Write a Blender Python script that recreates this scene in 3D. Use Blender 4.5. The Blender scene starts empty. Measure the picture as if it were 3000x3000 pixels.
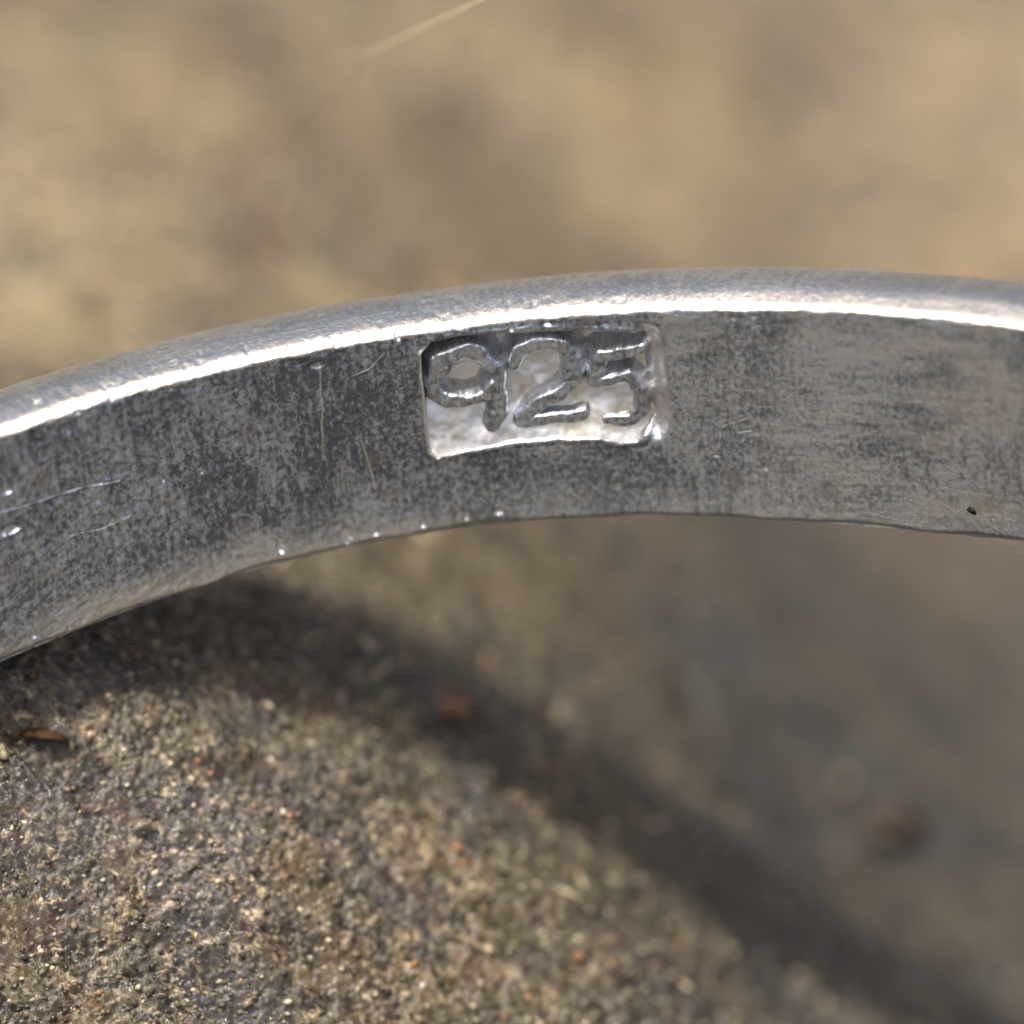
# Macro of the inside of a worn silver ring with a 925 stamp, lying on rough stone in sunlight.
# All lengths in the code are millimetres and are multiplied by MM when meshes are made.
import bpy, math, random
import numpy as np
MM = 0.001
sc = bpy.context.scene

# ------------------------------------------------------------------ camera
D, HW = 45.0, 4.0                       # focus distance and half frame width there (mm)
ELEV = math.radians(30.0)               # camera looks down by this
Xv = np.array([1.0, 0, 0])
Uv = np.array([0, math.sin(ELEV), math.cos(ELEV)])
Fv = np.array([0, math.cos(ELEV), -math.sin(ELEV)])
# the ring's centre is the world origin; ring seen from the camera (fitted to the photographed edges)
EL, ROLL, CC, R = 0.53491, -0.13211, np.array([0.06334, -2.86378, 37.36662]), 8.5
CAM = -(CC[0]*Xv + CC[1]*Uv + CC[2]*Fv)
cam = bpy.data.cameras.new('camera'); camo = bpy.data.objects.new('camera', cam)
sc.collection.objects.link(camo); sc.camera = camo
camo.location = CAM*MM
camo.rotation_euler = (math.pi/2 - ELEV, 0, 0)
cam.sensor_width = 36.0; cam.lens = 36.0*D/(2*HW)
cam.clip_start = 0.002; cam.clip_end = 20.0
cam.dof.use_dof = True
cam.dof.focus_distance = 44.9*MM
APERTURE = 2.1                          # mm
cam.dof.aperture_fstop = (cam.lens/1000.0)/(APERTURE*MM)

# ------------------------------------------------------------------ light
SUN_EL, SUN_AZ = math.radians(70.0), math.radians(-140.0)   # azimuth: from straight behind the ring towards +x
sd = np.array([math.cos(SUN_EL)*math.sin(SUN_AZ), math.cos(SUN_EL)*math.cos(SUN_AZ), math.sin(SUN_EL)])
w = bpy.data.worlds.new('World'); sc.world = w; w.use_nodes = True
nt = w.node_tree; nt.nodes.clear()
sky = nt.nodes.new('ShaderNodeTexSky'); sky.sky_type = 'NISHITA'; sky.sun_disc = False
sky.sun_elevation = SUN_EL; sky.sun_rotation = SUN_AZ
sky.dust_density = 9.0; sky.air_density = 1.0; sky.ozone_density = 0.6
bg = nt.nodes.new('ShaderNodeBackground'); bg.inputs[1].default_value = 0.15
wo = nt.nodes.new('ShaderNodeOutputWorld')
nt.links.new(sky.outputs[0], bg.inputs[0]); nt.links.new(bg.outputs[0], wo.inputs[0])
sl = bpy.data.lights.new('sun', 'SUN'); sl.energy = 3.5; sl.angle = math.radians(5.0); sl.color = (1, 0.97, 0.87)
so = bpy.data.objects.new('sun', sl); sc.collection.objects.link(so)
from mathutils import Vector, Matrix
so.rotation_euler = Vector(sd).to_track_quat('Z', 'Y').to_euler()
sc.view_settings.view_transform = 'Standard'; sc.view_settings.look = 'None'
sc.view_settings.gamma = 1.0; sc.view_settings.exposure = 0.03
sc.render.engine = 'CYCLES'
sc.cycles.use_denoising = True
sc.cycles.sample_clamp_indirect = 6.0
sc.cycles.max_bounces = 6; sc.cycles.diffuse_bounces = 2; sc.cycles.glossy_bounces = 4; sc.cycles.transmission_bounces = 2

# ------------------------------------------------------------------ helpers
def rays(p):
    p = np.atleast_2d(np.asarray(p, float))
    x = (p[:, 0]-1500)/1500*HW/D; y = -(p[:, 1]-1500)/1500*HW/D
    return x[:, None]*Xv + y[:, None]*Uv + Fv
def at(px, py, depth):
    return CAM + rays((px, py))[0]*depth

def _h(ix, iy, seed):
    n = (ix.astype(np.int64)*374761393 + iy.astype(np.int64)*668265263 + seed*2147483647) & 0xffffffff
    n = ((n ^ (n >> 13))*1274126177) & 0xffffffff
    n = ((n ^ (n >> 16))*2246822519) & 0xffffffff
    return ((n ^ (n >> 15)) & 0xffffff)/float(0xffffff)
def vnoise(x, y, seed=0):               # gradient noise, about -0.7..0.7
    ix = np.floor(x); iy = np.floor(y); fx = x-ix; fy = y-iy
    u = fx*fx*fx*(fx*(fx*6-15)+10); v = fy*fy*fy*(fy*(fy*6-15)+10)
    def g(dx, dy):
        a = _h(ix+dx, iy+dy, seed)*2*np.pi
        return np.cos(a)*(fx-dx)+np.sin(a)*(fy-dy)
    return (g(0, 0)*(1-u)+g(1, 0)*u)*(1-v)+(g(0, 1)*(1-u)+g(1, 1)*u)*v
def fbm(x, y, o=4, seed=0, gain=.5):
    s = 0; a = 1; f = 1
    for i in range(o):
        s = s+a*vnoise(x*f+i*17.3, y*f-i*9.1, seed+i); a *= gain; f *= 2.03
    return s
def cells(x, y, seed=0):                # distance to nearest feature, to second nearest, id of nearest
    ix = np.floor(x); iy = np.floor(y)
    d1 = np.full(x.shape, 9.0); d2 = np.full(x.shape, 9.0); idn = np.zeros(x.shape)
    for dx in (-1, 0, 1):
        for dy in (-1, 0, 1):
            cx = ix+dx; cy = iy+dy
            px = cx+_h(cx, cy, seed); py = cy+_h(cx, cy, seed+71)
            d = np.hypot(px-x, py-y); k = _h(cx, cy, seed+133)
            near = d < d1
            d2 = np.where(near, d1, np.minimum(d2, d)); idn = np.where(near, k, idn); d1 = np.where(near, d, d1)
    return d1, d2, idn
def sstep(a, b, x):
    t = np.clip((x-a)/(b-a), 0, 1); return t*t*(3-2*t)

def mesh_obj(name, verts, faces, mat, parent=None, smooth=True, uv=None, attrs=None):
    """verts (n,3) in mm, faces: int array (m,4) or (m,3) or list"""
    me = bpy.data.meshes.new(name)
    verts = np.asarray(verts, np.float32)*MM
    if isinstance(faces, np.ndarray):
        k = faces.shape[1]; m = len(faces)
        me.vertices.add(len(verts)); me.vertices.foreach_set('co', verts.ravel())
        me.loops.add(m*k); me.loops.foreach_set('vertex_index', faces.ravel().astype(np.int32))
        me.polygons.add(m); me.polygons.foreach_set('loop_start', np.arange(0, m*k, k, dtype=np.int32))
        me.update(calc_edges=True)
    else:
        me.from_pydata([tuple(v) for v in verts], [], faces); me.update()
    me.validate()
    if smooth: me.polygons.foreach_set('use_smooth', np.ones(len(me.polygons), bool))
    if uv is not None:
        a = me.attributes.new('sz', 'FLOAT_VECTOR', 'POINT')
        a.data.foreach_set('vector', np.column_stack([uv, np.zeros(len(uv))]).astype(np.float32).ravel())
    for k_, v_ in (attrs or {}).items():
        a = me.attributes.new(k_, 'FLOAT', 'POINT'); a.data.foreach_set('value', np.asarray(v_, np.float32).ravel())
    me.materials.append(mat)
    o = bpy.data.objects.new(name, me); sc.collection.objects.link(o)
    if parent: o.parent = parent
    return o
def grid_faces(nu, nv, wrap_u=False, wrap_v=False):
    iu = np.arange(nu if wrap_u else nu-1); iv = np.arange(nv if wrap_v else nv-1)
    a, b = np.meshgrid(iu, iv, indexing='ij'); a2 = (a+1) % nu; b2 = (b+1) % nv
    return np.stack([a*nv+b, a2*nv+b, a2*nv+b2, a*nv+b2], -1).reshape(-1, 4)
def tag(o, label, cat, group=None):
    o['label'] = label; o['category'] = cat
    if group: o['group'] = group

# ------------------------------------------------------------------ material helpers
class NT:
    def __init__(s, name):
        s.m = bpy.data.materials.new(name); s.m.use_nodes = True; s.t = s.m.node_tree; s.t.nodes.clear()
        s.out = s.n('ShaderNodeOutputMaterial'); s.p = s.n('ShaderNodeBsdfPrincipled')
        s.t.links.new(s.p.outputs[0], s.out.inputs[0])
    def n(s, t, **k):
        x = s.t.nodes.new(t)
        for a, b in k.items(): setattr(x, a, b)
        return x
    def set(s, sock, v):
        if isinstance(v, bpy.types.NodeSocket): s.t.links.new(v, sock)
        else: sock.default_value = v
    def math(s, op, a, b=0.0, c=0.0):
        x = s.n('ShaderNodeMath', operation=op); s.set(x.inputs[0], a); s.set(x.inputs[1], b); s.set(x.inputs[2], c); return x.outputs[0]
    def mul(s, vec, xyz):
        x = s.n('ShaderNodeVectorMath', operation='MULTIPLY'); s.set(x.inputs[0], vec); x.inputs[1].default_value = xyz; return x.outputs[0]
    def noise(s, vec, scale, detail=3, rough=.55, dist=0.0):
        x = s.n('ShaderNodeTexNoise'); s.set(x.inputs['Vector'], vec); x.inputs['Scale'].default_value = scale
        x.inputs['Detail'].default_value = detail; x.inputs['Roughness'].default_value = rough; x.inputs['Distortion'].default_value = dist
        return x.outputs[0]
    def voro(s, vec, scale, out='Color', feature='F1'):
        x = s.n('ShaderNodeTexVoronoi', feature=feature); s.set(x.inputs['Vector'], vec); x.inputs['Scale'].default_value = scale
        return x.outputs[out]
    def ramp(s, f, lo, hi, a=0.0, b=1.0):
        x = s.n('ShaderNodeMapRange'); x.interpolation_type = 'SMOOTHSTEP'
        s.set(x.inputs[0], f); x.inputs[1].default_value = lo; x.inputs[2].default_value = hi; x.inputs[3].default_value = a; x.inputs[4].default_value = b
        return x.outputs[0]
    def mix(s, f, a, b):
        x = s.n('ShaderNodeMix', data_type='RGBA'); s.set(x.inputs[0], f)
        s.set(x.inputs[6], a if isinstance(a, bpy.types.NodeSocket) else (*a, 1)); s.set(x.inputs[7], b if isinstance(b, bpy.types.NodeSocket) else (*b, 1))
        return x.outputs[2]
    def attr(s, name, out='Fac'):
        return s.n('ShaderNodeAttribute', attribute_name=name).outputs[out]
    def bump(s, h, dist, strength=1.0, nrm=None):
        x = s.n('ShaderNodeBump'); x.inputs['Strength'].default_value = strength; x.inputs['Distance'].default_value = dist
        s.set(x.inputs['Height'], h)
        if nrm is not None: s.set(x.inputs['Normal'], nrm)
        return x.outputs[0]
    def pr(s, k, v): s.set(s.p.inputs[k], v)

def obj_mm(t):
    return t.mul(t.n('ShaderNodeTexCoord').outputs['Object'], (1000, 1000, 1000))

def stone_mat():
    t = NT('stone'); v = obj_mm(t)
    patch = t.noise(v, .30, 2, .5, .8)
    patch2 = t.noise(v, .52, 3, .5, .6)
    hue = t.noise(v, .33, 2, .5)
    pid = t.attr('grain_id'); crev = t.attr('crevice')
    fine = t.noise(v, 11.0, 4, .7, .5)
    wv = t.n('ShaderNodeVectorMath', operation='ADD'); nv = t.n('ShaderNodeTexNoise'); t.set(nv.inputs['Vector'], v); nv.inputs['Scale'].default_value = 9
    t.set(wv.inputs[0], v); t.set(wv.inputs[1], t.mul(nv.outputs['Color'], (.16, .16, .16)))
    el = t.n('ShaderNodeMapping'); t.set(el.inputs[0], wv.outputs[0]); el.inputs['Rotation'].default_value = (0, 0, .6); el.inputs['Scale'].default_value = (1, 1.9, 1)
    spk = t.n('ShaderNodeSeparateColor'); t.set(spk.inputs[0], t.voro(el.outputs[0], 7.0))
    spk2 = t.n('ShaderNodeSeparateColor'); t.set(spk2.inputs[0], t.voro(el.outputs[0], 15.0))
    c = t.mix(t.ramp(patch, .42, .56), (.058, .049, .028), (.215, .168, .070))
    c = t.mix(t.ramp(hue, .46, .62, 0, .55), c, (.150, .148, .082))
    c = t.mix(t.ramp(patch2, .50, .57, 0, .88), c, (.046, .039, .026))
    c = t.mix(t.ramp(patch2, .45, .36, 0, .8), c, (.30, .245, .105))
    c = t.mix(t.ramp(pid, .62, .85, 0, .7), c, (.33, .265, .16))
    c = t.mix(t.ramp(pid, .38, .15, 0, .75), c, (.028, .025, .022))
    c = t.mix(t.ramp(spk.outputs[0], .91, .94, 0, .7), c, (.33, .155, .070))
    c = t.mix(t.ramp(spk.outputs[1], .86, .92, 0, .75), c, (.46, .38, .25))
    c = t.mix(t.ramp(spk.outputs[2], .82, .9, 0, .75), c, (.025, .022, .020))
    mid = t.n('ShaderNodeSeparateColor'); t.set(mid.inputs[0], t.voro(el.outputs[0], 2.6))
    c = t.mix(t.ramp(mid.outputs[0], .80, .86, 0, .8), c, (.40, .30, .17))
    c = t.mix(t.ramp(mid.outputs[1], .80, .86, 0, .8), c, (.040, .028, .018))
    c = t.mix(t.ramp(mid.outputs[2], .88, .92, 0, .6), c, (.26, .125, .062))
    c = t.mix(t.ramp(spk2.outputs[1], .86, .90, 0, .75), c, (.50, .42, .28))
    c = t.mix(t.ramp(spk2.outputs[2], .78, .9, 0, .7), c, (.025, .022, .020))
    c = t.mix(t.ramp(fine, .46, .68, 0, .5), c, (.40, .33, .21))
    c = t.mix(t.math('MULTIPLY', crev, .6), c, (.026, .021, .017))
    bed = t.attr('dark_stone_shade'); hs = t.n('ShaderNodeHueSaturation'); hs.inputs['Saturation'].default_value = 1.0; hs.inputs['Value'].default_value = .44; t.set(hs.inputs['Color'], c)
    c = t.mix(bed, c, hs.outputs[0])  # darker stone of the hump, carried on to the right as painted shade
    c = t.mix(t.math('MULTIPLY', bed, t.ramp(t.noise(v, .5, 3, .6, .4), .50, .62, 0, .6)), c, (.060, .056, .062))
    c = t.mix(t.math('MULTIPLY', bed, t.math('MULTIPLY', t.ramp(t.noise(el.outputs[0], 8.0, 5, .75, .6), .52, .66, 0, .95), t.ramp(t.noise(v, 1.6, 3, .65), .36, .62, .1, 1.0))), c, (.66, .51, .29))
    c = t.mix(t.math('MULTIPLY', t.attr('painted_shade'), .85), c, (.040, .039, .036))  # shade over the right-hand ground, painted into the stone colour
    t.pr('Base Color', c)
    t.pr('Roughness', t.ramp(spk2.outputs[0], .2, .95, .50, .12))
    t.pr('Specular IOR Level', .75)
    hb = t.math('ADD', fine, t.math('ADD', t.math('MULTIPLY', spk.outputs[0], .5), t.math('MULTIPLY', spk2.outputs[0], .5)))
    t.pr('Normal', t.bump(hb, 0.00003, .7))
    return t.m

def silver_mat(name='tarnished_silver', recess=False):
    t = NT(name); sz = t.attr('sz', 'Vector'); wear = t.attr('wear'); rim = t.attr('rim')
    blot = t.noise(sz, 1.1, 4, .6, .3)
    axial = t.noise(t.mul(sz, (16, 3.2, 1)), 1.0, 3, .6)          # short dashes across the band
    along = t.noise(t.mul(sz, (2.4, 16, 1)), 1.0, 3, .6)          # streaks along it
    gran = t.noise(t.mul(sz, (1.25, .9, 1)), 20.0, 4, .65)
    bal = t.noise(sz, .5, 2, .5)
    st = t.n('ShaderNodeMix', data_type='FLOAT'); t.set(st.inputs[0], t.ramp(bal, .46, .66)); t.set(st.inputs[2], axial); t.set(st.inputs[3], along)
    f = t.math('ADD', t.math('MULTIPLY', blot, .6), t.math('ADD', t.math('MULTIPLY', st.outputs[0], .5), t.math('MULTIPLY', gran, .80)))
    dark = t.ramp(f, .79, 1.13, 1.0, 0.0)
    if recess:
        c = t.mix(t.ramp(t.noise(sz, 2.6, 2), .45, .68, 0, .8), (.93, .91, .88), (.80, .71, .52))
        t.pr('Roughness', t.ramp(gran, .35, .7, .30, .45))
    else:
        dark = t.math('MINIMUM', t.math('ADD', dark, t.attr('tarnish')), 1.0)
        c = t.mix(dark, (.67, .745, .86), (.165, .185, .225))
        c = t.mix(t.ramp(t.noise(sz, 2.3, 2), .60, .72, 0, .45), c, (.27, .225, .205))
        sp = t.ramp(t.noise(t.mul(sz, (26, 10, 1)), 1.0, 3, .65), .56, .72, 0, .55)
        c = t.mix(sp, c, (.74, .77, .82))
        c = t.mix(rim, c, (.90, .83, .71))
        c = t.mix(wear, c, (.90, .88, .84))
        r = t.math('ADD', t.math('MULTIPLY', dark, .16), .30)
        r = t.math('ADD', r, t.math('MULTIPLY', rim, -.04))
        t.pr('Roughness', r)
    t.pr('Base Color', c); t.pr('Metallic', 1.0)
    hb = t.math('ADD', t.math('MULTIPLY', gran, 1.0), t.math('MULTIPLY', st.outputs[0], .7))
    t.pr('Normal', t.bump(hb, 0.000012 if not recess else 0.000002, .8))
    return t.m

def plain_mat(name, col, rough, spec=.5, scale=14., var=.5, trans=0.0):
    t = NT(name); v = obj_mm(t); n = t.noise(v, scale, 3, .6)
    dk = tuple(x*(1-var) for x in col)
    t.pr('Base Color', t.mix(t.ramp(n, .35, .65), dk, col)); t.pr('Roughness', rough); t.pr('Specular IOR Level', spec)
    if trans: t.pr('Transmission Weight', trans)
    t.pr('Normal', t.bump(n, 0.00002, .5))
    return t.m
M_STONE = stone_mat(); M_SILVER = silver_mat(); M_RECESS = silver_mat('stamped_silver', True)

# ------------------------------------------------------------------ ring frame
axis = math.cos(EL)*math.sin(ROLL)*Xv + math.cos(EL)*math.cos(ROLL)*Uv - math.sin(EL)*Fv
axis /= np.linalg.norm(axis)
RU = np.cross(axis, Fv); RU /= np.linalg.norm(RU)
RV = np.cross(axis, RU)
if np.linalg.det(np.stack([RU, RV, axis])) < 0: RU = -RU
def pix_to_ring(p):
    """pixels of the photograph (0..3000) -> angle and height on the far inside wall of the ring"""
    r = rays(p); c = CAM
    ru, rv, ra = r@RU, r@RV, r@axis; cu, cv, ca = c@RU, c@RV, c@axis
    A = ru**2+rv**2; B = 2*(ru*cu+rv*cv); Dd = cu*cu+cv*cv-R*R
    k = (-B+np.sqrt(np.maximum(B*B-4*A*Dd, 0)))/(2*A)
    return np.arctan2(rv*k+cv, ru*k+cu), ca+k*ra
TH0 = float(pix_to_ring([(1500, 1150)])[0][0])
def wrap(a): return (a-TH0+np.pi) % (2*np.pi)-np.pi          # angle measured from the stamp
SG = 1.0 if wrap(pix_to_ring([(2000, 1150)])[0])[0] > 0 else -1.0
def pix_sz(p):                                               # pixels -> (s along wall to the right, z) in mm
    th, z = pix_to_ring(p); return np.stack([SG*wrap(th)*R, z], 1)
def ring_pt(s, z, rad):                                      # s (mm on inner wall), z, radius -> xyz
    th = TH0+SG*s/R
    return rad[..., None]*(np.cos(th)[..., None]*RU+np.sin(th)[..., None]*RV)+z[..., None]*axis

TOPP = np.array([(0,1273),(248,1180),(435,1133),(621,1086),(807,1046),(994,1018),(1161,987),(1476,943),(1756,920),(2050,901),(2452,899),(2607,917),(2794,936),(3000,958)])
BOTP = np.array([(0,1950),(186,1881),(373,1810),(559,1745),(745,1679),(870,1648),(1056,1606),(1200,1574),(1350,1555),(1553,1543),(1800,1535),(2173,1535),(2514,1550),(2732,1567),(3000,1604)])
tb = pix_sz(BOTP); pf = np.polyfit(tb[:, 0], tb[:, 1], 4)
def zbot(s):
    e0, e1 = tb[0, 0], tb[-1, 0]; q = np.polyval(pf, np.clip(s, e0, e1))
    return q

# ------------------------------------------------------------------ the stamp: outline of the sunk panel, digit strokes (photo pixels)
CART = pix_sz([(1232,1035),(1262,1000),(1330,985),(1500,975),(1700,968),(1860,972),(1893,985),(1908,1060),(1918,1160),(1926,1225),(1910,1265),(1868,1296),(1820,1296),(1760,1284),(1620,1285),(1480,1300),(1350,1326),(1280,1341),(1262,1325),(1250,1260),(1238,1140)])
def poly_sdf(P, s, z):                                       # signed distance, negative inside
    d = np.full(s.shape, 1e9); ins = np.zeros(s.shape, bool); n = len(P)
    for i in range(n):
        a = P[i]; b = P[(i+1) % n]; e = b-a
        t = np.clip(((s-a[0])*e[0]+(z-a[1])*e[1])/(e@e), 0, 1)
        d = np.minimum(d, np.hypot(s-a[0]-t*e[0], z-a[1]-t*e[1]))
        c = ((a[1] > z) != (b[1] > z)) & (s < (b[0]-a[0])*(z-a[1])/(b[1]-a[1]+1e-12)+a[0]); ins ^= c
    return np.where(ins, -d, d)
def seg_dist(P, s, z):
    d = np.full(s.shape, 1e9)
    for a, b in zip(P[:-1], P[1:]):
        e = b-a; t = np.clip(((s-a[0])*e[0]+(z-a[1])*e[1])/(e@e+1e-12), 0, 1)
        d = np.minimum(d, np.hypot(s-a[0]-t*e[0], z-a[1]-t*e[1]))
    return d
DEPTH = 0.21

# ------------------------------------------------------------------ ring band
def build_ring():
    root = bpy.data.objects.new('silver_ring', None); sc.collection.objects.link(root)
    tag(root, 'worn grey silver ring band with a rectangular 925 stamp on its inside wall', 'ring')
    s0, s1 = pix_sz([(-160, 1500)])[0, 0], pix_sz([(3160, 1300)])[0, 0]
    circ = 2*np.pi*R
    sf = np.arange(s0, s1, .0082)
    scoarse = np.linspace(s1, s0+circ, 170)[:-1]
    S = np.concatenate([sf, scoarse]); nS = len(S); fine = np.arange(nS) < len(sf)
    Sw = np.where(S > circ/2, S-circ, S)
    zb = zbot(np.clip(Sw, s0, s1))
    # profile rows: inner wall from bottom to top, then the domed outside back to the bottom
    nin = 236
    q = np.linspace(0, 1, nin)
    rows = []                                     # each: radius offset, z
    Z = zb[:, None]*(1-q[None]); Z = Z-.0*Z
    SS = np.repeat(S[:, None], nin, 1); SSw = np.repeat(Sw[:, None], nin, 1)
    off = np.zeros_like(Z)                        # + = deeper into the metal
    wear = np.zeros_like(Z)
    # rounded edges of the wall
    et = -Z; eb = Z-zb[:, None]
    rt = .035+.02*fbm(SSw*3, Z*0+3, 3, 5); rb = .09+.05*fbm(SSw*1.3, Z*0+8, 3, 15)
    off += np.clip(1-et/np.clip(rt, .012, 1), 0, 1)**2*np.clip(rt, .012, 1)*.8
    off += np.clip(1-eb/np.clip(rb, .03, 1), 0, 1)**2*np.clip(rb, .03, 1)*.9
    # slight unevenness, hammer and file marks, pits
    off += .012*fbm(SSw*.9, Z*1.1, 3, 31)
    off += .0035*fbm(SSw*14, Z*3.0, 3, 41)*sstep(-.4, .5, fbm(SSw*.6, Z*.6, 2, 51)+.1)
    off += .0035*fbm(SSw*3.0, Z*13, 3, 61)*sstep(-.4, .5, fbm(SSw*.6, Z*.6, 2, 52)+.1)
    d1, d2, cid = cells(SSw*9, Z*9, 77)
    off += .006*np.clip(.35-d1, 0, 1)/.35*(cid > .55)
    rough_left = sstep(-1.2, -3.6, SSw)
    x_, y_ = SSw*.94+Z*.34, -SSw*.34+Z*.94
    off += rough_left*(.010*fbm(x_*4.0, y_*11, 4, 81))
    # ragged flaking just below the top edge
    rag = sstep(.26, .02, et+.10*fbm(SSw*2.2, Z*3, 3, 91))
    off += .012*rag*fbm(SSw*5, Z*16, 3, 95)
    # scratches: (photo pixel polylines, half width mm, depth mm)
    sc_list = [([(935,1060),(938,1130),(942,1200),(945,1345)], .010, .010), ([(1055,1285),(1075,1340),(1100,1430)], .012, .011), ([(1075,1400),(1110,1540)], .007, .006),
               ([(0,1500),(120,1465),(250,1425),(350,1405)], .012, .010), ([(260,1305),(320,1308),(400,1340),(460,1347)], .009, .008),
               ([(200,1570),(300,1545),(380,1510)], .009, .008), ([(560,1175),(640,1160),(700,1140)], .007, .006), ([(1030,1100),(1080,1080),(1130,1028)], .008, .008),
               ([(470,1350),(590,1375)], .006, .005), ([(2110,1250),(2190,1225)], .008, .007), ([(2160,1267),(2200,1262)], .009, .007), ([(2760,1425),(2840,1440),(2990,1465)], .008, .006),
               ([(1330,1480),(1375,1525)], .010, .008), ([(1390,1395),(1440,1470)], .006, .005), ([(2200,955),(2330,950),(2450,965)], .007, .006), ([(2150,1000),(2420,985),(2700,1030)], .006, .005),
               ([(2270,1090),(2480,1070)], .005, .005), ([(2640,1180),(2700,1176)], .008, .006), ([(2300,1480),(2330,1400)], .005, .005), ([(1260,1400),(1275,1470)], .006, .005)]
    rnd = random.Random(4)
    for i in range(460):                          # hairlines, mostly across the band or along it
        a = rnd.choice([90, 90, 88, 96, 4, 0, -6, 25, -30])+rnd.uniform(-9, 9); L = rnd.uniform(25, 110) if rnd.random() < .8 else rnd.uniform(110, 240)
        x = rnd.uniform(0, 3000); y = 1000+rnd.uniform(0, 520)+max(0, (1400-x))*.25
        sc_list.append(([(x, y), (x+L*.5*math.cos(math.radians(a))+rnd.uniform(-6, 6), y+L*.5*math.sin(math.radians(a))), (x+L*math.cos(math.radians(a)), y+L*math.sin(math.radians(a)))], rnd.uniform(.0025, .006), rnd.uniform(.001, .004)))
    nf = len(sf)
    for P, hw, dp in sc_list:
        P = pix_sz(P); a0 = np.searchsorted(sf, P[:, 0].min()-.05); a1 = np.searchsorted(sf, P[:, 0].max()+.05)
        if a1 <= a0: continue
        sl_ = slice(a0, a1)
        wob = .012*vnoise(SSw[sl_]*7, Z[sl_]*7, 3)
        dd = seg_dist(P, SSw[sl_]+wob, Z[sl_]+wob)
        k = np.clip(1-dd/hw, 0, 1)*sstep(-.5, .1, vnoise(SSw[sl_]*6, Z[sl_]*6, 9)+.15)
        off[sl_] += dp*k - dp*.5*np.exp(-((dd-hw*1.5)/(hw*.6))**2)*(k*0+1)*sstep(-.3, .3, vnoise(SSw[sl_]*6, Z[sl_]*6, 9))
        wear[sl_] = np.maximum(wear[sl_], k*.95*min(1, (hw/.008)**1.5))
    wear = np.maximum(wear, (.38+.30*sstep(0, -2.5, SSw))*sstep(.10+.30*sstep(.5, -2.5, SSw), .03, eb+.20*fbm(SSw*1.6, Z*2.5, 3, 131)))
    wear = np.maximum(wear, .40*sstep(.9, 3.6, SSw)*sstep(-.2, .3, fbm(SSw*1.2, Z*2.5, 3, 141)))
    # dings with polished floors near the lower edge and elsewhere; the dark pit
    for (px, py, rs, rz, dp, wr) in [(825,1600,.04,.085,.035,1),(1015,1572,.055,.11,.035,1),(1100,1562,.035,.035,.025,1),(1365,1510,.03,.06,.02,.8),(1240,1535,.03,.05,.02,.7),(1460,1500,.05,.03,.02,.7),(100,1865,.03,.03,.02,1),(205,1840,.02,.02,.015,.7),(30,1555,.12,.045,.03,.7),(20,1440,.05,.03,.02,.6),
                                 (225,1211,.04,.02,.015,.9),(500,1141,.03,.025,.015,.9),(590,1385,.018,.018,.01,.8),(478,1409,.02,.02,.01,.8),(930,1070,.07,.035,.015,.5),(1499,967,.03,.03,.02,1),(1603,949,.04,.02,.02,1),
                                 (1165,985,.03,.05,.02,1),(985,1015,.02,.02,.01,.9),(2910,1520,.025,.02,.012,.8),(2240,1370,.03,.03,.01,.5),(2900,1380,.02,.02,.01,.8),(2100,1335,.04,.02,.012,.6),(1810,1425,.03,.05,.01,.4)]:
        c = pix_sz([(px, py)])[0]
        rr = np.hypot((SSw-c[0])/rs, (Z-c[1])/rz)+.35*vnoise(SSw*25, Z*25, 12)
        k = sstep(1, .45, rr); off += dp*k
        if wr > 0: wear = np.maximum(wear, wr*k)
        else: wear = np.where(k > .2, -1.0, wear)
    # sunk panel of the stamp
    sel = fine[:, None] & (np.abs(SSw) < 1.6)
    sdf = poly_sdf(CART, SSw[:nf], Z[:nf]) + .012*fbm(SSw[:nf]*5, Z[:nf]*5, 3, 7)
    cx = CART[:, 0].max()
    soft = np.where(SSw[:nf] > cx-.16, .10, .035)+.012*vnoise(SSw[:nf]*4, Z[:nf]*4, 19)
    low = sstep(CART[:, 1].mean(), CART[:, 1].min(), Z[:nf]); soft = soft+.02*low
    rec = sstep(.012, -1, sdf/soft*1.0)
    lip = np.exp(-((sdf-.02)/.022)**2)
    off[:nf] = off[:nf]*(1-rec*.8)+(DEPTH+.02)*rec-.010*lip
    lft = sstep(CART[:, 0].min()+.12, CART[:, 0].min()+.03, SSw[:nf])
    off[:nf] -= .022*lft*np.exp(-((sdf-.004)/.012)**2)
    rgt = sstep(cx-.12, cx-.02, SSw[:nf])*sstep(CART[:, 1].min()-.02, CART[:, 1].min()+.12, Z[:nf])*sstep(CART[:, 1].max()+.03, CART[:, 1].max()-.10, Z[:nf])
    bev = rgt*sstep(.14, .0, sdf)*(1-rec); off[:nf] += .10*bev; wear[:nf] = np.maximum(wear[:nf], .85*rgt*sstep(.14, .09, sdf))
    wear[:nf] = np.maximum(wear[:nf], lft*np.exp(-((sdf-.004)/.016)**2))
    edge = np.exp(-((sdf+.010)/.018)**2)
    wear[:nf] = np.maximum(wear[:nf], .75*edge*sstep(-.6, .2, vnoise(SSw[:nf]*3, Z[:nf]*3, 29)+.2*low))
    wear[:nf] = np.maximum(wear[:nf], .55*rec)
    Pin = ring_pt(SS, Z, R+off)
    # outside: superellipse dome from the top edge round to the bottom edge
    no = 110
    a = np.linspace(np.pi/2, -np.pi/2, no+2)[1:-1]
    a = a + .0
    T, ex = 1.42, 2.0
    ca = np.abs(np.cos(a))**(2/ex); sa = np.sign(np.sin(a))*np.abs(np.sin(a))**(2/ex)
    mid = zb[:, None]/2; half = -zb[:, None]/2
    Zo = mid+half*sa[None]; Ro = R+.03+T*ca[None]+0*Zo
    wid = (.13+.13*sstep(0, 4.2, Sw)-.04*sstep(0, -3, Sw))[:, None]
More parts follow.
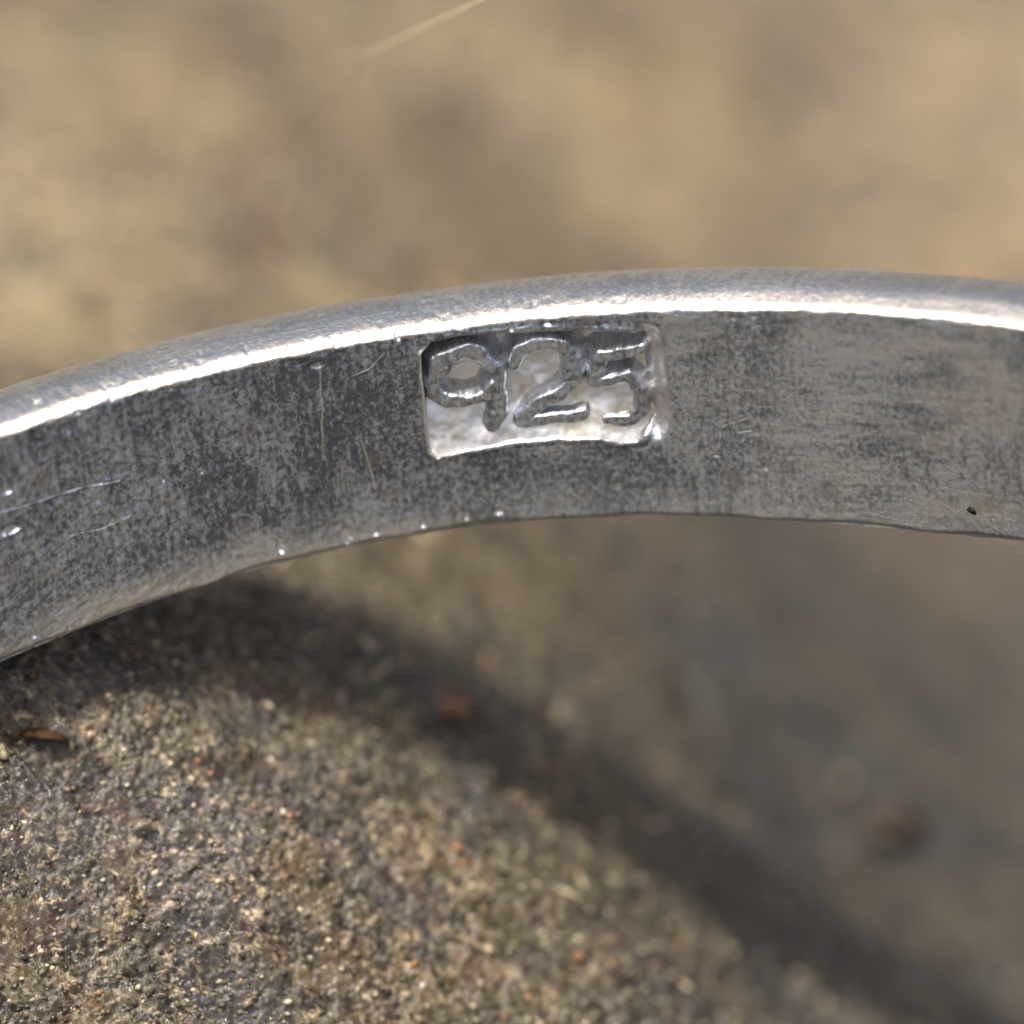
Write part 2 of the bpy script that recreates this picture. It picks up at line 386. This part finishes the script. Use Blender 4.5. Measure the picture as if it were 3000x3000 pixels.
    up = (sa > .3)[None]*(.62*sstep(0, 1, (T*ca[None]+.06)/(wid+.06))+.38*sstep(0, .34, T*ca)[None]); Zo = Zo+up*(.062+.012*fbm(Sw*.8, Sw*0, 2, 121))[:, None]
    So = np.repeat(S[:, None], no, 1); Sow = np.repeat(Sw[:, None], no, 1)
    arc = np.cumsum(np.r_[0, np.hypot(np.diff(ca)*T, np.diff(sa)*.95)])[None]+0*Zo
    bmp = .006*fbm(Sow*1.2, arc*1.5, 3, 101)+.0060*fbm(Sow*9, arc*20, 3, 111)*sstep(1.0, -2.0, Sow)+.0015*fbm(Sow*2.0, arc*26, 3, 113)
    wear_o = np.zeros_like(Zo)
    for i in range(70):                            # nicks on the rim
        cs = rnd.uniform(-4.8, 1.6)-.4*rnd.random(); cr = rnd.uniform(.02, .45); rr = np.hypot((Sow-cs)/rnd.uniform(.02, .07), (arc-cr)/rnd.uniform(.015, .04))
        k = sstep(1, .3, rr); bmp -= rnd.uniform(.006, .022)*k; wear_o = np.maximum(wear_o, k)
    Po = ring_pt(So, Zo+bmp*np.sign(sa)[None]*np.abs(np.sin(a))[None], Ro+bmp*np.cos(a)[None])
    P = np.concatenate([Pin, Po], 1); nv = P.shape[1]
    uvv = np.stack([np.concatenate([SSw, Sow], 1), np.concatenate([Z, arc+.3], 1)], -1)
    rimf = np.concatenate([sstep(.05, .0, et+.03*vnoise(SSw*6, Z*0, 17)), np.ones_like(Zo)*.85], 1)
    W = np.concatenate([np.clip(wear, 0, 1), wear_o], 1)
    F = grid_faces(nS, nv, True, True)
    if np.dot(np.cross(P[1, 5]-P[0, 5], P[0, 6]-P[0, 5]), -(P[0, 5]-P[0, 5]@axis*axis)) < 0: F = F[:, ::-1].copy()
    band = mesh_obj('band', P.reshape(-1, 3), F, M_SILVER, root, uv=uvv.reshape(-1, 2), attrs={'wear': W, 'rim': rimf, 'tarnish': np.concatenate([.24*np.exp(-((SSw+1.7+.5*fbm(SSw, Z, 2, 151))/1.1)**2)*sstep(.15, .6, eb)-.16*sstep(.8, 3, SSw)-.22*sstep(.5, .1, eb), 0*Zo], 1)})
    # ---- floor of the stamp
    h = .008
    gs = np.arange(CART[:, 0].min()-.02, CART[:, 0].max()+.02, h); gz = np.arange(CART[:, 1].min()-.02, CART[:, 1].max()+.02, h)
    A, B = np.meshgrid(gs, gz, indexing='ij'); sd_ = poly_sdf(CART, A, B)
    u = (A-CART[:, 0].min())/np.ptp(CART[:, 0]); v = (B-CART[:, 1].min())/np.ptp(CART[:, 1])
    fl = DEPTH+.030*fbm(A*2.6, B*2.6, 2, 201)+.006*fbm(A*9, B*9, 2, 211)
    fl = fl-.235*np.clip((.72-v)/.72, 0, 1)**1.9*(1-.3*sstep(.8, 1, u))           # the floor ramps up to the lower edge
    fl = fl+.06*sstep(.5, .9, v)
    keep = sd_ < .004
    floor = field_obj('hallmark_panel', A, B, fl, keep, M_RECESS, root)
    floor['label'] = 'bright uneven floor of the stamped 925 panel'
    # ---- digits: strokes in photo pixels, half width in mm
    nine = [[(1300,1085),(1262+8,1100),(1262,1135),(1278,1165),(1320,1182),(1375,1180),(1425,1165),(1450,1135)], [(1262,1120),(1275,1070),(1315,1045),(1365,1036),(1415,1048),(1450,1085),(1464,1130),(1466,1180),(1456,1225),(1444,1256)]]
    two = [[(1506,1075),(1520,1040),(1560,1018),(1610,1012),(1655,1025),(1682,1060),(1684,1100),(1668,1135),(1632,1165),(1590,1190),(1555,1215),(1530,1240)], [(1525,1250),(1600,1240),(1660,1232),(1705,1228)]]
    five = [[(1878,1035),(1820,1040),(1770,1048),(1752,1052)], [(1752,1052),(1748,1090),(1742,1128)], [(1742,1128),(1790,1118),(1840,1115),(1866,1135),(1882,1175),(1872,1220),(1850,1244),(1805,1248),(1778,1243)]]
    for i, (strokes, hw, nm) in enumerate([(nine, .080, 'raised digit nine with a round bowl'), (two, .077, 'raised digit two with an arched top'), (five, .070, 'raised rough digit five')]):
        pts = np.concatenate([np.array(k, float) for k in strokes]); PP = [pix_sz(k) for k in strokes]; allp = np.concatenate(PP)
        gs = np.arange(allp[:, 0].min()-.12, allp[:, 0].max()+.12, .0075); gz = np.arange(allp[:, 1].min()-.12, allp[:, 1].max()+.12, .0075)
        A, B = np.meshgrid(gs, gz, indexing='ij')
        wx = .040*fbm(A*3.5, B*3.5, 2, 300+i); wy = .040*fbm(A*3.5+9, B*3.5, 2, 320+i)
        d = np.min([seg_dist(k, A+wx, B+wy) for k in PP], 0)
        hgt = sstep(hw*1.75, hw*.45, d+.014*fbm(A*7, B*7, 2, 340+i))*(1, .96, .93)[i]
        topd = .022+.022*fbm(A*4, B*4, 3, 360+i)
        # the pressed metal fades towards the lower edge
        off_ = DEPTH+.03-(DEPTH+.03-topd)*hgt*(1-.08*sstep(.45, 1.05, (CART[:, 1].max()-B)/np.ptp(CART[:, 1])))
        off_ += .004*fbm(A*14, B*14, 2, 380+i)
        keep = (hgt > .02) & (poly_sdf(CART, A, B) < .03)
        dg = field_obj('digit', A, B, off_, keep, M_SILVER, floor, wear=.10+.45*sstep(.95, .4, hgt))
        dg['label'] = nm
    return root

def field_obj(name, A, B, off, keep, mat, parent, wear=None):
    n, m = A.shape
    idx = np.arange(n*m).reshape(n, m)
    F = grid_faces(n, m); kf = keep[:-1, :-1] & keep[1:, :-1] & keep[1:, 1:] & keep[:-1, 1:]
    F = F[kf.ravel()]
    used = np.unique(F); mp = np.full(n*m, -1); mp[used] = np.arange(len(used)); F = mp[F]
    P = ring_pt(A, B, R+off).reshape(-1, 3)[used]
    nrm = np.cross(P[F[0, 1]]-P[F[0, 0]], P[F[0, 3]]-P[F[0, 0]])
    if nrm@(CAM-P[F[0, 0]]) < 0: F = F[:, ::-1].copy()
    uv = np.stack([A.ravel()[used], B.ravel()[used]], 1)
    wv = np.zeros(len(used)) if wear is None else np.asarray(wear).ravel()[used]
    return mesh_obj(name, P, F, mat, parent, uv=uv, attrs={'wear': wv, 'rim': np.zeros(len(used))})

# ------------------------------------------------------------------ stone ground: shape read from where it comes into focus
CTRL = [(0,1985,45.4),(0,2250,45.2),(0,2600,45.0),(0,3000,45.0),(700,1880,46.9),(700,2150,46.2),(700,2600,45.5),(700,3000,45.3),
        (1500,1700,51.0),(1500,2100,49.0),(1500,2500,47.0),(1500,3000,46.2),(2200,1700,55.5),(2200,2200,52.6),(2200,2700,49.8),(2200,3000,48.2),
        (3000,1750,60.0),(3000,2200,57.0),(3000,2700,54.0),(3000,3000,52.2),(0,1050,52.5),(0,600,56),(0,0,61),(1500,750,59),(1500,0,64),(3000,700,66.5),(3000,0,70)]
cpt = np.array([at(*c) for c in CTRL])
# contact points beyond the frame: the ring lies on a hump at its left and on another at its right
def ring_low(th_deg, r=R+.55):
    t_ = math.radians(th_deg); v = math.cos(t_)*np.array([1, 0, 0])+math.sin(t_)*np.array([0, 1, 0])
    v = v-v@axis*axis; v /= np.linalg.norm(v); return v*r-1.93*axis
extra = [ring_low(150)-[0, 0, .10], ring_low(180)-[0, 0, -.02], ring_low(205)-[0, 0, .3], ring_low(20)-[0, 0, .12], ring_low(-12)-[0, 0, -.02], ring_low(-45)-[0, 0, .5],
         ring_low(235)-[0, 0, 1.6], ring_low(270)-[0, 0, 2.2], ring_low(310)-[0, 0, 1.5]]
for r_ in (24, 34):
    for k in range(12):
        a = k*math.pi/6; extra.append(np.array([r_*math.cos(a), 2+r_*math.sin(a), -5.5-.06*r_]))
cpt = np.concatenate([cpt, np.array(extra)])
def tps_fit(P, reg=.02):
    n = len(P); d = np.hypot(P[:, None, 0]-P[None, :, 0], P[:, None, 1]-P[None, :, 1])
    K = np.where(d > 0, d*d*np.log(d+1e-12), 0)+reg*np.eye(n); Q = np.column_stack([np.ones(n), P[:, :2]])
    Mx = np.block([[K, Q], [Q.T, np.zeros((3, 3))]]); return np.linalg.solve(Mx, np.r_[P[:, 2], 0, 0, 0])
TW = tps_fit(cpt)
def base_h(x, y):
    h = TW[-3]+TW[-2]*x+TW[-1]*y
    for i in range(len(cpt)):
        d2_ = (x-cpt[i, 0])**2+(y-cpt[i, 1])**2+1e-12
        h = h+TW[i]*.5*d2_*np.log(d2_)
    r = np.hypot(x, y-2); k = sstep(22, 33, r)
    return h*(1-k)+(-7.2+.5*vnoise(x*.05, y*.05, 3))*k
PITS = [(110, 2135, .34, .22, .30, -.35), (2575, 2400, .40, .28, .16, -.9), (1235, 2380, .12, .08, .14, -.6), (640, 2860, .22, .10, .10, .5)]   # photo pixel, half sizes, depth, turn
def base_hit(px, py):
    r = rays((px, py))[0]; k = np.arange(40, 75, .02); P = CAM+k[:, None]*r; i = np.argmax(P[:, 2] < base_h(P[:, 0], P[:, 1])); return P[i]
PITW = [(base_hit(a, b), c, d, e, f) for a, b, c, d, e, f in PITS]
def stone_h(x, y, parts=False):
    h = base_h(x, y)
    for p, a, b, dp, tw in PITW:
        u = (x-p[0])*math.cos(tw)+(y-p[1])*math.sin(tw); q = -(x-p[0])*math.sin(tw)+(y-p[1])*math.cos(tw)
        h = h-dp*sstep(1.15, .5, np.hypot(u/a, q/b)+.25*vnoise(x*6, y*6, 55))
    h = h+.16*fbm(x*.7, y*.7, 3, 401)
    y = y+.85*base_h(x, y)                                          # distance measured along the slope
    wx = x+.09*fbm(x*5, y*5, 2, 5); wy = y+.09*fbm(x*5+40, y*5, 2, 6)
    px = wx*.82+wy*.57; py = -wx*.57+wy*.82                       # flakes lie slightly aligned
    d1, d2, cid = cells(px*4.6, py*7.5, 411)
    e1, e2, eid = cells(px*10+5, py*15, 431)
    tilt = np.cos(cid*40)*(px*4.6 % 1-.5)+np.sin(cid*40)*(py*7.5 % 1-.5)
    h = h+.050*(cid-.35)*sstep(0, .35, d2-d1)
    h = h+.034*(eid-.4)*sstep(0, .45, e2-e1)
    f = fbm(x*3.1, y*3.1, 3, 451, .6); h = h+.05*f
    rg = 1-2*np.abs(fbm(px*8, py*13, 3, 461, .55)); h = h+.040*rg
    pits = np.clip(vnoise(x*1.6, y*1.6, 471)-.30, 0, 1); h = h-.6*pits
    if not parts: return h
    cre = np.maximum(.7*sstep(.10, .0, d2-d1), .6*sstep(.14, 0, e2-e1)); cre = np.clip(cre+2.5*pits+.6*sstep(.2, -.4, rg), 0, 1)
    return h, cid*.45+eid*.55, cre
def axis_vals(segs):
    out = [segs[0][0]]
    for a, b, h0, h1 in segs:
        x = a; 
        while x < b-1e-9:
            t_ = (x-a)/(b-a); x = min(b, x+h0*(h1/h0)**t_); out.append(x)
    return np.array(out)
def build_stone():
    xs = axis_vals([(-400, -30, 60, 3), (-30, -6, 3, .1), (-6, -4.5, .1, .014), (-4.5, 4.3, .0135, .0135), (4.3, 7, .014, .1), (7, 30, .1, 3), (30, 400, 3, 60)])
    ys = axis_vals([(-400, -30, 60, 3), (-30, -9, 3, .12), (-9, 3.5, .12, .09), (3.5, 4.8, .09, .012), (4.8, 10.2, .0085, .0095), (10.2, 14, .012, .03), (14, 26, .03, .15), (26, 40, .15, 3), (40, 400, 3, 60)])
    Xg, Yg = np.meshgrid(xs, ys, indexing='ij')
    h, gid, cre = stone_h(Xg, Yg, True)
    far = sstep(20, 40, np.hypot(Xg, Yg))
    h = h*(1-far)+far*base_h(Xg, Yg)
    P = np.stack([Xg, Yg, h], -1).reshape(-1, 3)
    F = grid_faces(len(xs), len(ys))
    o = mesh_obj('stone_ground', P, F, M_STONE, attrs={'grain_id': gid, 'crevice': cre, 'painted_shade': sstep(-1.2, 2.4, Xg+1.6*fbm(Xg*.5, Yg*.5, 3, 491))*sstep(22, 14, Yg-.6*Xg)*(.55+.9*np.clip(fbm(Xg*1.1, Yg*1.1, 2, 495)+.2, 0, .5)), 'dark_stone_shade': sstep(19.0, 12.5, Yg-1.6*np.maximum(Xg, 0)-.5*np.minimum(Xg, 0)+2.2*fbm(Xg*.35, Yg*.35, 3, 481))})  # masks: painted shade at right; dark hump stone with painted shade beyond it
    o['kind'] = 'structure'
    print('stone verts', len(P))
    return o
def hit(px, py):                                             # where a photo pixel meets the stone
    r = rays((px, py))[0]; k = np.arange(40, 75, .02); P = CAM+k[:, None]*r
    g = P[:, 2]-stone_h(P[:, 0], P[:, 1]); i = np.argmax(g < 0); return P[i], k[i]

build_stone()
ring = build_ring()

# ------------------------------------------------------------------ loose grit and flakes on the stone
def shard(rnd, a, b, c, n=7):
    """irregular faceted chip, half sizes a, b, c (mm): a ring of corners between two uneven caps"""
    V = []; F = []
    for k in range(n):
        t_ = 2*math.pi*k/n+rnd.uniform(-.3, .3); r_ = rnd.uniform(.72, 1.05)
        V.append((a*r_*math.cos(t_), b*r_*math.sin(t_), c*rnd.uniform(-.5, .3)))
    for k in range(n):
        t_ = 2*math.pi*k/n+rnd.uniform(-.3, .3); r_ = rnd.uniform(.35, .7)
        V.append((a*r_*math.cos(t_), b*r_*math.sin(t_), c*rnd.uniform(.6, 1.0)))
    V.append((0, 0, -c)); V.append((a*.1, 0, c*1.05))
    for k in range(n):
        j = (k+1) % n
        F += [(k, j, n+j), (k, n+j, n+k), (j, k, 2*n), (n+k, n+j, 2*n+1)]
    return np.array(V), np.array(F)
def grit_mat():
    t = NT('grit'); k = t.attr('tone'); v = obj_mm(t)
    c = t.mix(t.ramp(k, .0, .35), (.022, .020, .018), (.07, .058, .042)); c = t.mix(t.ramp(k, .45, .8), c, (.22, .175, .11)); c = t.mix(t.ramp(k, .82, .9), c, (.60, .51, .34))
    c = t.mix(t.ramp(k, .965, .97), c, (.36, .18, .085))
    c = t.mix(t.ramp(k, .90, .905), c, c)
    t.pr('Base Color', c); t.pr('Roughness', t.ramp(t.math('FRACT', t.math('MULTIPLY', k, 37.0)), .3, 1, .55, .12)); t.pr('Specular IOR Level', .6)
    return t.m
def build_grit():
    rnd = random.Random(11); rs = np.random.default_rng(11)
    protos = [shard(rnd, 1, rnd.uniform(.45, .85), rnd.uniform(.3, .55), 4) for _ in range(14)]
    n = 34000
    X = rs.uniform(-4.6, 4.4, n); Y = rs.uniform(4.6, 11.5, n)
    dens = fbm(X*.9, Y*.9, 3, 801)+.25*sstep(10, 6, Y); k = dens+rs.uniform(-.35, .35, n) > .0
    X, Y = X[k], Y[k]; n = len(X); H = stone_h(X, Y)
    tone = rs.random(n)
    VV = []; FF = []; TT = []; base = 0
    for i in range(n):
        V, F = protos[i % 14]
        sz = .011+.034*rs.random()**3.0+(.05*rs.random() if rs.random() < .02 else 0); yaw = rs.normal(.6, .7); p = rs.normal(0, .45); q_ = rs.normal(0, .35)
        m = np.array((Matrix.Rotation(yaw, 3, 'Z') @ Matrix.Rotation(p, 3, 'Y') @ Matrix.Rotation(q_, 3, 'X')))
        VV.append(V@m.T*sz*1.25+(X[i], Y[i], H[i]-sz*.05)); FF.append(F+base); base += len(V); TT.append(np.full(len(V), tone[i]))
    o = mesh_obj('grit', np.concatenate(VV), np.concatenate(FF), grit_mat(), smooth=False, attrs={'tone': np.concatenate(TT)})
    o['kind'] = 'stuff'; o['label'] = 'fine tan and dark mineral grit covering the rough stone'; o['category'] = 'grit'
    print('grit', n)
build_grit()

M_AMBER = plain_mat('amber_mineral', (.085, .048, .017), .75, .15, 14., .85)
M_DARK = plain_mat('dark_brown_mineral', (.055, .028, .014), .4, .5, 9., .6)
M_CREAM = plain_mat('cream_mineral', (.46, .38, .24), .4, .5, 16., .6)
M_ORANGE = plain_mat('orange_mineral', (.34, .18, .085), .55, .4, 16., .7)
M_RUST = plain_mat('rusty_mineral', (.20, .105, .052), .6, .4, 6., .75)
M_GLASSY = plain_mat('glassy_mineral', (.72, .70, .64), .08, .8, 9., .2)
def chip(name, px, py, a, b, c, yaw, mat, label, cat='grain', seed=0, tip=.0, group=None, n=6):
    rnd = random.Random(seed); V, F = shard(rnd, a, b, c, n)
    p, _ = hit(px, py)
    m = np.array(Matrix.Rotation(yaw, 3, 'Z') @ Matrix.Rotation(tip, 3, 'X'))
    o = mesh_obj(name, V@m.T, F, mat, smooth=False); o.location = tuple((p+[0, 0, c*.12])*MM)
    tag(o, label, cat, group)
    return o
chip('amber_crystal', 110, 2150, .30, .20, .05, -.35, M_AMBER, 'amber brown crystal in the stone under the left of the ring', 'crystal', 1, -.3)
chip('amber_crystal', 8, 2210, .05, .12, .07, .2, M_CREAM, 'pale yellow crystal beside the amber brown crystal', 'crystal', 2)
chip('dark_grain', 1235, 2390, .09, .055, .04, -.7, M_DARK, 'rounded dark brown grain above the orange flakes', 'grain', 3, .2)
chip('stone_flake', 1330, 2480, .13, .05, .03, -.35, M_ORANGE, 'long pale orange flake below the dark brown grain', 'flake', 4, .5)
chip('stone_flake', 1350, 2530, .10, .045, .03, .1, M_ORANGE, 'short orange flake, lowest of the pair below the dark grain', 'flake', 5, .5)
chip('stone_flake', 1690, 2805, .10, .06, .05, -.5, M_ORANGE, 'orange and cream flake standing out of grey grit', 'flake', 6, .3)
chip('stone_flake', 1185, 2915, .085, .04, .03, .1, M_CREAM, 'golden cream flake beside a white glinting crystal', 'flake', 7, .4)
chip('glinting_crystal', 1238, 2890, .035, .04, .04, .4, M_GLASSY, 'tiny white glinting crystal beside a golden cream flake', 'crystal', 8, .6)
chip('stone_flake', 1168, 2580, .075, .05, .03, .1, M_CREAM, 'square cream flake lying on dark grit', 'flake', 9, .4)
chip('dark_grain', 2575, 2400, .55, .36, .08, -.9, M_DARK, 'large dark brown grain in the shaded stone', 'grain', 10, .0)
chip('pale_pebble', 2470, 2290, .11, .10, .08, .3, M_CREAM, 'small pale pebble beside the large dark brown grain', 'pebble', 11)
chip('pale_pebble', 1075, 1895, .16, .06, .06, -.9, M_CREAM, 'long pale pebble in the shadow below the ring', 'pebble', 12, .3)
chip('pale_pebble', 780, 2070, .12, .05, .05, -.7, M_CREAM, 'narrow pale pebble at the lower rim of the ring shadow', 'pebble', 13, .3)
chip('stone_flake', 1290, 2060, .42, .28, .05, -.5, M_RUST, 'rusty orange flake at the rim of the ring shadow', 'flake', 14, .2)
chip('stone_splinter', 1640, 2610, .34, .035, .04, -.62, M_CREAM, 'long thin pale splinter lying across the stone', 'splinter', 15, .3)
chip('stone_splinter', 1700, 2580, .05, .20, .04, .25, M_CREAM, 'short pale splinter meeting the end of the long splinter', 'splinter', 16, .0)
chip('dark_needle', 1120, 2560, .22, .025, .03, -.75, M_DARK, 'thin dark needle between cream flakes', 'needle', 17, .0)

def ring_speck():
    V, F = shard(random.Random(21), .055, .034, .02, 7)
    c = pix_sz([(2845, 1496)])[0]; c = ring_pt(c[:1], c[1:], np.array([R+.0]))[0]
    inw = -(c-c@axis*axis); inw /= np.linalg.norm(inw); tg = np.cross(axis, inw)
    Mx = np.stack([tg*.92-axis*.38, tg*.38+axis*.92, inw], 1)
    o = mesh_obj('dirt_speck', V@Mx.T, F, plain_mat('black_dirt', (.012, .011, .011), .8, .2, 20., .4), smooth=False); o.location = tuple(c*MM)
    tag(o, 'tiny black dirt speck stuck near the lower edge of the ring wall', 'speck')
ring_speck()

# ------------------------------------------------------------------ fibre stuck in the stone behind the ring
def build_fibre():
    p0, d0 = hit(955, 216)
    p1 = at(1409, 0, 46.0); p2 = at(1640, -112, 45.5)
    ctrl = [p0-[0, 0, .1], at(1060, 166, 47.6), p1, p2]
    T_ = np.linspace(0, 1, 60); P = []
    for t_ in T_:
        x = t_*3; i = min(int(x), 2); f = x-i; P.append(ctrl[i]*(1-f)+ctrl[i+1]*f)
    P = np.array(P); V = []
    for i, p in enumerate(P):
        d = P[min(i+1, 59)]-P[max(i-1, 0)]; d /= np.linalg.norm(d); a = np.cross(d, Uv); a /= np.linalg.norm(a); b = np.cross(d, a)
        r_ = .0095*(1+.25*math.sin(i*1.7)*math.sin(i*.6))*(1 if i < 56 else (60-i)/4)
        for k in range(8):
            V.append(p+r_*(a*math.cos(k*math.pi/4)+b*math.sin(k*math.pi/4)))
    F = grid_faces(60, 8, False, True)
    o = mesh_obj('fibre', V, F, plain_mat('fibre', (.70, .62, .44), .5, .4, 4., .15))
    tag(o, 'fine straight pale fibre sticking up behind the ring', 'fibre')
build_fibre()
